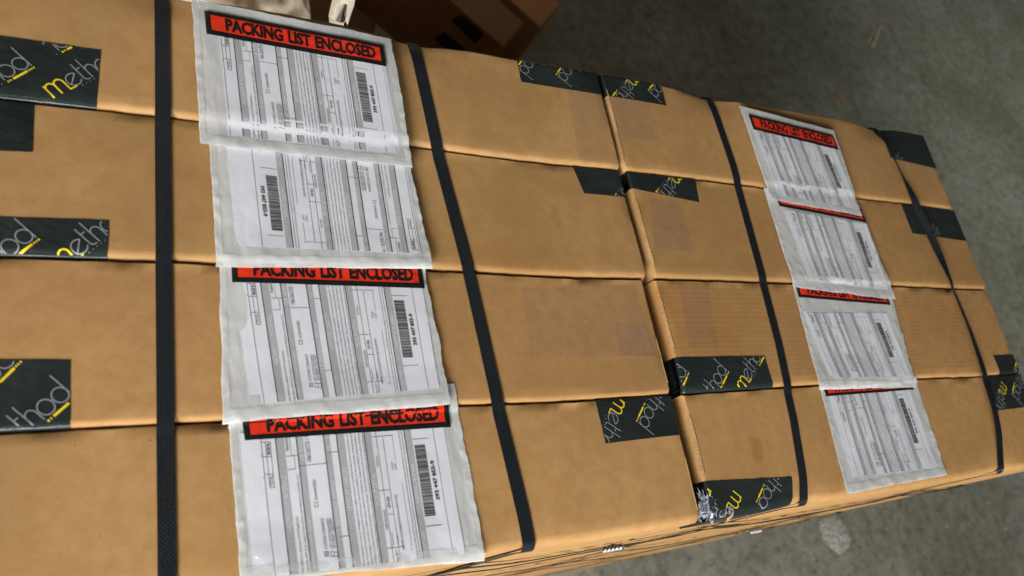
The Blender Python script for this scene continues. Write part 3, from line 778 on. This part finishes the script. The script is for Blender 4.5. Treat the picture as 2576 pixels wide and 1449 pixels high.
    # paper(s)
    def psheet(q, fn, name, m_, off=(0, 0)):
        g = MB(); vs = []; a_, b_ = 40, 26
        for j in range(b_ + 1):
            for i in range(a_ + 1):
                x, y = bil(q, i / a_, j / b_); vs.append(fn(x + off[0], y + off[1]))
        g.add(vs, [(j * (a_ + 1) + i, j * (a_ + 1) + i + 1, (j + 1) * (a_ + 1) + i + 1, (j + 1) * (a_ + 1) + i) for j in range(b_) for i in range(a_)])
        return g.build(name, m_, root, True)
    if behind:
        dx, dy = behind; psheet(pq, lambda x, y: zpaper(x, y, -.0005), 'back_sheet', M_paper, (dx, dy))
    pp = psheet(pq, zpaper, 'folded_sheet', M_paper)
    fq = [pq[2], pq[3], pq[0], pq[1]] if flip else pq
    printed_form(fq, zpaper, pp)
    # clear film
    g = MB(); g.add(*sheet(zfilm, 120, 100)); g.build('clear_window', M_film, root, True)
    # red header, printed on the film
    def qsheet(q, u0, v0, u1, v1, e, nu, nv):
        vs = [zfilm(*bil(q, lerp(u0, u1, i / nu), lerp(v0, v1, j / nv)), e) for j in range(nv + 1) for i in range(nu + 1)]
        return vs, [(j * (nu + 1) + i, j * (nu + 1) + i + 1, (j + 1) * (nu + 1) + i + 1, (j + 1) * (nu + 1) + i) for j in range(nv) for i in range(nu)]
    g = MB(); g.add(*qsheet(hq, 0, 0, 1, 1, .0007, 130, 16), 0); g.add(*qsheet(hq, .028, .20, .972, .84, .0011, 130, 14), 1)
    hd = g.build('red_header', [M_hblk, M_red], root, True)
    vs, fs, _ = glyphs('PACKING LIST ENCLOSED', .038, .97)
    # refine long faces so the letters follow the wrinkles
    import bmesh
    bm = bmesh.new(); bv_ = [bm.verts.new((x * 21, y, 0)) for x, y in vs]
    for f_ in fs:
        try: bm.faces.new([bv_[i] for i in f_])
        except ValueError: pass
    bmesh.ops.triangulate(bm, faces=bm.faces)
    for _ in range(2):
        le = [e for e in bm.edges if e.calc_length() > .22]
        if le: bmesh.ops.subdivide_edges(bm, edges=le, cuts=1); bmesh.ops.triangulate(bm, faces=bm.faces)
    bm.verts.index_update(); g = MB()
    g.add([zfilm(*bil(hq, .10 + .84 * v.co.x / 21, .245 + .55 * v.co.y), .0016) for v in bm.verts], [tuple(v.index for v in f_.verts) for f_ in bm.faces]); bm.free()
    g.build('lettering', M_hblk, hd, True)
    return root
GA = 'large packing list pouches in the left column'; GB = 'packing list pouches in the right column'
pouch(3, [(574, 1032), (1141, 965), (1223, 1410), (607, 1465)], [(607, 1044), (1123, 1006), (1134, 1075), (616, 1108)], [(650, 1101), (1114, 1063), (1168, 1394), (685, 1452)], .0006,
      'bottommost pouch of the left column, running out of the bottom of the photo', GA, behind=(-.018, .006))
pouch(2, [(550, 640), (1062, 660), (1128, 1022), (559, 1067)], [(579, 649), (1055, 667), (1064, 731), (582, 714)], [(611, 705), (1057, 722), (1099, 981), (655, 1020)], .0040,
      'third pouch down the left column, its red header half hidden at the top', GA, behind=(-.012, .01))
pouch(1, [(521, 335), (1018, 385), (1080, 684), (541, 679)], [(545, 345), (1005, 395), (1010, 418), (548, 368)], [(595, 370), (1014, 425), (1050, 649), (622, 630)], .0074,
      'second pouch down the left column, with its form upside down and no red header', GA, flip=True, behind=(-.014, .0))
pouch(0, [(477, 18), (974, 116), (1028, 436), (499, 377)], [(507, 50), (952, 136), (960, 189), (513, 110)], [(542, 100), (950, 180), (989, 402), (568, 357)], .0108,
      'topmost pouch of the left column, with its full red header showing', GA, behind=(.004, .004))
pouch(7, [(2062, 955), (2302, 948), (2382, 1195), (2132, 1243)], [(2069, 961), (2287, 950), (2299, 980), (2080, 997)], [(2095, 980), (2284, 968), (2357, 1176), (2156, 1199)], .0006,
      'bottommost pouch of the right column, only a black line of its header showing', GB, behind=(-.012, .0), wrinkle=.8)
pouch(6, [(1984, 690), (2238, 745), (2298, 976), (2058, 981)], [(1995, 713), (2220, 737), (2233, 771), (2005, 750)], [(2024, 789), (2223, 790), (2284, 951), (2089, 952)], .0040,
      'third pouch down the right column, a bare grey strip between its header and its form', GB, behind=(-.008, .003), wrinkle=.8)
pouch(5, [(1912, 478), (2150, 520), (2243, 759), (1988, 727)], [(1934, 484), (2153, 530), (2170, 568), (1949, 526)], [(1973, 535), (2168, 570), (2223, 734), (2035, 709)], .0074,
      'second pouch down the right column, only a sliver of its red header showing', GB, behind=(-.012, .0), wrinkle=.8)
pouch(4, [(1845, 277), (2082, 340), (2153, 552), (1924, 512)], [(1866, 301), (2078, 353), (2093, 390), (1879, 339)], [(1884, 336), (2080, 383), (2144, 536), (1948, 502)], .0108,
      'topmost pouch of the right column, with its small red header fully showing', GB, behind=(-.006, .004), wrinkle=.8)

# ------------------------------------------------------------------ dark cartons beyond the load
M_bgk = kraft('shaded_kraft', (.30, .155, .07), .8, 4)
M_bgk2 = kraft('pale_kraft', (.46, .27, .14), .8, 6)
def oblong(name, label, corner, dirv, length, width, height, ztop, M, flipw=1, cat='carton', group=None):
    """corner: world xy of the near end corner; dirv: unit direction along its length"""
    root = thing(name, label, cat, group)
    nv = Vector((-dirv.y, dirv.x)) * flipw; A = Vector(corner)
    pts = [A, A + dirv * length, A + dirv * length + nv * width, A + nv * width]
    g = MB(); r = .006; cen = (pts[0] + pts[2]) / 2; vs = []
    def ins(p, d): return p + (cen - p).normalized() * d
    for d, z in ((r * 1.6, ztop), (r * .6, ztop - r * .25), (0, ztop - r), (0, ztop - height)):
        for p in pts: q = ins(p, d); vs.append((q.x, q.y, z))
    fs = [(0, 1, 2, 3), (12, 13, 14, 15)] + [(k * 4 + i, (k + 1) * 4 + i, (k + 1) * 4 + (i + 1) % 4, k * 4 + (i + 1) % 4) for k in range(3) for i in range(4)]
    g.add(vs, fs); g.build('carton_body', M, root)
    return root, A, dirv, nv
zA = -1.10
p0 = at(1268, 119, zA); p1 = at(1322, 60, zA); pb = at(1131, 0, zA)
dA = (Vector((pb.x, pb.y)) - Vector((p0.x, p0.y))).normalized(); wA = abs((Vector((p1.x, p1.y)) - Vector((p0.x, p0.y))).dot(Vector((-dA.y, dA.x))))
sgn = 1 if (Vector((p1.x, p1.y)) - Vector((p0.x, p0.y))).dot(Vector((-dA.y, dA.x))) > 0 else -1
GC = 'dim cartons beyond the load'
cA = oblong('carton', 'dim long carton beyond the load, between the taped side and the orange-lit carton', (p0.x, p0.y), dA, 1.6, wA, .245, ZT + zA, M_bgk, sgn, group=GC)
zB = -1.10
q0 = at(1362, 70, zB); q1 = at(1415, 16, zB)
wB = abs((Vector((q1.x, q1.y)) - Vector((q0.x, q0.y))).dot(Vector((-dA.y, dA.x))))
cB = oblong('carton', 'rightmost carton beyond the load, its orange-brown top catching light', (q0.x, q0.y), dA, 1.6, wB, ZT + zB, ZT + zB, kraft('kraft_far', (.46, .26, .115), .85, 8), sgn, group=GC)
# lower taped carton under the first, then a paler low one in front of it
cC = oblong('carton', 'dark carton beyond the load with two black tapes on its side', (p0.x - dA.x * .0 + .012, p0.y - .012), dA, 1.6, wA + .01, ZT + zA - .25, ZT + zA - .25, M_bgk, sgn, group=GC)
nvA = Vector((-dA.y, dA.x)) * sgn
def side_pt(px, py):
    """hit the long side plane of the dark cartons"""
    a = ray(px, py); n_ = Vector((nvA.x, nvA.y, 0)); P0 = Vector((p0.x, p0.y, 0)) - n_ * .003
    t_ = (P0.x * n_.x + P0.y * n_.y) / (a[0] * n_.x + a[1] * n_.y); return Vector((a[0] * t_, a[1] * t_, ZT + H + a[2] * t_))
for qd, par in (([(1134, 52), (1161, 36), (1217, 86), (1195, 110)], cA[0]), ([(1092, 97), (1117, 80), (1170, 124), (1150, 150)], cC[0])):
    g = MB(); vs = [tuple(side_pt(*p)) for p in qd]; g.add(vs, [(0, 1, 2, 3)])
    g.build('packing_tape', mat('dull_black_tape', (.010, .011, .012), .6), par)
# low pale carton whose top shows left of the dark ones, with a small light label
zD = -1.42
r0 = at(1085, 128, zD); 
cD = oblong('carton', 'low wide carton beyond the load with a small pale square label', (r0.x, r0.y), dA, 1.8, 1.2, ZT + zD, ZT + zD, M_bgk2, -sgn, group=GC)
g = MB(); vs = [tuple(at(*p, zD) + Vector((0, 0, .001))) for p in [(947, 56), (991, 63), (987, 101), (940, 90)]]
g.add(vs, [(3, 2, 1, 0)]); g.build('label', mat('pale_label', (.72, .62, .52), .6), cD[0])

# crumpled clear plastic and torn paper in the top left corner, on a low carton
zP = -.07
c0 = at(620, 40, zP)
gx0, gx1, gy0, gy1 = at(300, 0, zP).x, at(838, 60, zP).x, YF + .016, YF + .50
g = MB(); nx, ny = 90, 80; vs = []
for j in range(ny + 1):
    for i in range(nx + 1):
        u, v = i / nx, j / ny; x = lerp(gx0, gx1, u); y = lerp(gy0, gy1, v)
        dome = (math.sin(math.pi * min(1, max(0, u))) ** .4) * (math.sin(math.pi * min(1, max(0, v))) ** .4)
        fx, fy = x + .02 * N(x * 9, y * 9, 3), y + .02 * N(x * 9, y * 9, 8)
        z = ZT + zP - .16 + .17 * dome + .030 * (1 - 2 * abs(N(fx * 8, fy * 8, 1))) + .012 * (1 - 2 * abs(N(fx * 22, fy * 22, 2))) + .003 * N(x * 60, y * 60, 3)
        vs.append((x, y, z))
g.add(vs, [(j * (nx + 1) + i, j * (nx + 1) + i + 1, (j + 1) * (nx + 1) + i + 1, (j + 1) * (nx + 1) + i) for j in range(ny) for i in range(nx)])
M_bag = mat('cloudy_plastic', (.80, .78, .72), .32); t = NT(M_bag); t.b.inputs['Alpha'].default_value = .82
M_bag.node_tree.nodes['Principled BSDF'].inputs['Specular IOR Level'].default_value = .9
tag(g.build('plastic_bag', M_bag, None, True), 'crumpled cloudy plastic bag glowing in warm light behind the top left edge of the load', 'bag')
# its support
g = MB(); zz = ZT + zP - .17
X0, X1, Y0, Y1 = gx0 - .03, gx1 + .02, gy0 - .012, gy1 + .03
g.add([(X0, Y0, zz), (X1, Y0, zz), (X1, Y1, zz), (X0, Y1, zz), (X0, Y0, 0), (X1, Y0, 0), (X1, Y1, 0), (X0, Y1, 0)],
      [(0, 1, 2, 3), (0, 4, 5, 1), (1, 5, 6, 2), (2, 6, 7, 3), (3, 7, 4, 0)])
tag(g.build('carton', M_bgk2), 'carton carrying the crumpled plastic bag, behind the far edge of the load', 'carton')
g = MB(); vs = []
pp = [(838, -10), (862, -12), (893, -10), (888, 20), (880, 45), (874, 66), (868, 52), (862, 74), (852, 82), (842, 78), (830, 72), (826, 40)]
cen = at(858, 30, -.14)
outer = [at(*p, -.14) for p in pp]
allv = [cen + Vector((0, 0, .02))]
for k_, fr in ((0, .5), (1, 1.0)):
    for p in outer: q = cen.lerp(p, fr); allv.append(q + Vector((0, 0, .015 * N(q.x * 30, q.y * 30, 2))))
n_ = len(pp); g.add(allv, [(0, 1 + (i + 1) % n_, 1 + i) for i in range(n_)] + [(1 + i, 1 + (i + 1) % n_, 1 + n_ + (i + 1) % n_, 1 + n_ + i) for i in range(n_)])
g2 = MB(); o_ = g2.add([v for v in g.v], g.f); g2.add([(v[0], v[1], v[2] - .0008) for v in g.v], [tuple(reversed(f_)) for f_ in g.f])
tag(g2.build('torn_paper', mat('grey_white_paper', (.62, .60, .58), .6)), 'ragged grey-white torn paper beside the plastic bag, above the topmost large pouch', 'paper')

# ------------------------------------------------------------------ litter on the floor
ZF = -ZT
def sliver(pts, label, colr, th=.004, name='wood_chip', cat='wood chip', group='wood chips on the floor'):
    v0 = [at(*p, ZF + .001) for p in pts]; n_ = len(v0); g = MB(); cen = sum(v0, Vector()) / n_
    top = [cen.lerp(v, .9) + Vector((0, 0, th)) for v in v0]
    g.add([tuple(v) for v in v0] + [tuple(v) for v in top], [tuple(range(n_, 2 * n_))[::-1]] + [(i, (i + 1) % n_, n_ + (i + 1) % n_, n_ + i) for i in range(n_)])
    M = mat('wood_splinter', colr, .7); t = NT(M)
    t.l.new(t.ramp(t.noise(t.coord('World', (200, 30, 30)), 1, 3), [(.3, tuple(c * .55 for c in colr)), (.7, colr)]), t.b.inputs['Base Color'])
    return tag(g.build(name, M), label, cat, group)
sliver([(2213, 61), (2217, 64), (2210, 86), (2199, 117), (2192, 116), (2198, 98), (2204, 80)], 'larger pale wood splinter on the floor at the upper right', (.50, .36, .27), .006)
sliver([(2196, 76), (2198, 79), (2184, 111), (2180, 111), (2186, 93)], 'slim pale wood splinter lying against the larger one', (.46, .33, .25), .005)
sliver([(2098, 228), (2103, 230), (2114, 247), (2117, 261), (2110, 258), (2103, 245)], 'small orange-brown wood chip near the far edge of the load', (.34, .16, .06), .004)
sliver([(1648, 30), (1650, 33), (1628, 46), (1625, 44)], 'faint thin brown sliver at the top middle of the floor', (.16, .10, .04), .002)
# worn, pitted pale residue on the floor by the near side
g = MB(); rn = random.Random(5); c0 = at(2108, 1348, ZF); ou = [(2060, 1312), (2074, 1304), (2096, 1300), (2112, 1302), (2124, 1318), (2136, 1340), (2141, 1358), (2137, 1376), (2122, 1385), (2112, 1395), (2100, 1388), (2084, 1374), (2070, 1352), (2064, 1330)]
ov = []
for a_, b_ in zip(ou, ou[1:] + ou[:1]):
    for k in range(5):
        p = (lerp(a_[0], b_[0], k / 5), lerp(a_[1], b_[1], k / 5)); ov.append(at(p[0] + rn.uniform(-1.2, 1.2), p[1] + rn.uniform(-1.2, 1.2), ZF))
vs = []; fs = []; n_ = len(ov); rings = 9
for r_ in range(rings + 1):
    fr = r_ / rings
    for p in ov:
        q = c0.lerp(p, max(.02, fr)); hgt = .004 * (1 - fr ** 4) + .003 * (1 - fr) * N(q.x * 90, q.y * 90, 1) + (.003 * N(q.x * 40, q.y * 40, 6)) * (1 - fr ** 3)
        vs.append((q.x, q.y, .0006 + max(0, hgt)))
for r_ in range(rings):
    for i in range(n_): fs.append((r_ * n_ + i, (r_ + 1) * n_ + i, (r_ + 1) * n_ + (i + 1) % n_, r_ * n_ + (i + 1) % n_))
g.add(vs, fs)
M_spill = mat('dried_plaster', (.38, .37, .32), .85); t = NT(M_spill); nz = t.noise(t.coord('World', (1, 2.4, 1), (0, 0, .5)), 60, 5, .7)
t.l.new(t.ramp(nz, [(.36, (.10, .095, .08)), (.46, (.36, .35, .31)), (.7, (.50, .49, .43))]), t.b.inputs['Base Color']); t.l.new(t.bump(nz, .8, .006), t.b.inputs['Normal'])
tag(g.build('dried_residue', M_spill, None, True), 'pale pitted patch of dried residue on the floor beside the near side of the load', 'residue')
grit = [(2026, 1382), (2230, 1330), (2486, 1265), (2380, 1325), (2530, 1330), (2407, 52), (2385, 212), (2537, 600), (2268, 172)]
GL = ['left of the pale pitted residue', 'just right of the pale pitted residue', 'under the lower right end of the load', 'midway from the residue to the corner', 'nearest the lower right corner of the photo', 'alone near the top edge at the right', 'below the lone top one', 'beside the right end of the load', 'between the wood splinters and the orange chip']
g = MB(); first = None
for p in grit:
    c_ = at(p[0], p[1], ZF); r_ = rn.uniform(.0025, .0045)
    if first is None:
        for k in range(5):
            a = k * 2 * math.pi / 5; g.v.append((math.cos(a) * rn.uniform(.7, 1.2), math.sin(a) * rn.uniform(.7, 1.2), 0)); 
        for k in range(5): x, y, z = g.v[k]; g.v.append((x * .6, y * .6, .7))
        g.f = [(5, 6, 7, 8, 9)] + [(i, (i + 1) % 5, 5 + (i + 1) % 5, 5 + i) for i in range(5)]; g.mi = [0] * 6
        first = o = g.build('grit', mat('white_grit', (.62, .62, .56), .6))
    else: o = first.copy(); C.objects.link(o)
    o.location = (c_.x, c_.y, .0005); o.scale = (r_, r_, r_); o.rotation_euler = (0, 0, rn.uniform(0, 6))
    tag(o, 'tiny white speck of grit on the floor, ' + GL[grit.index(p)], 'grit', 'specks of grit on the floor')
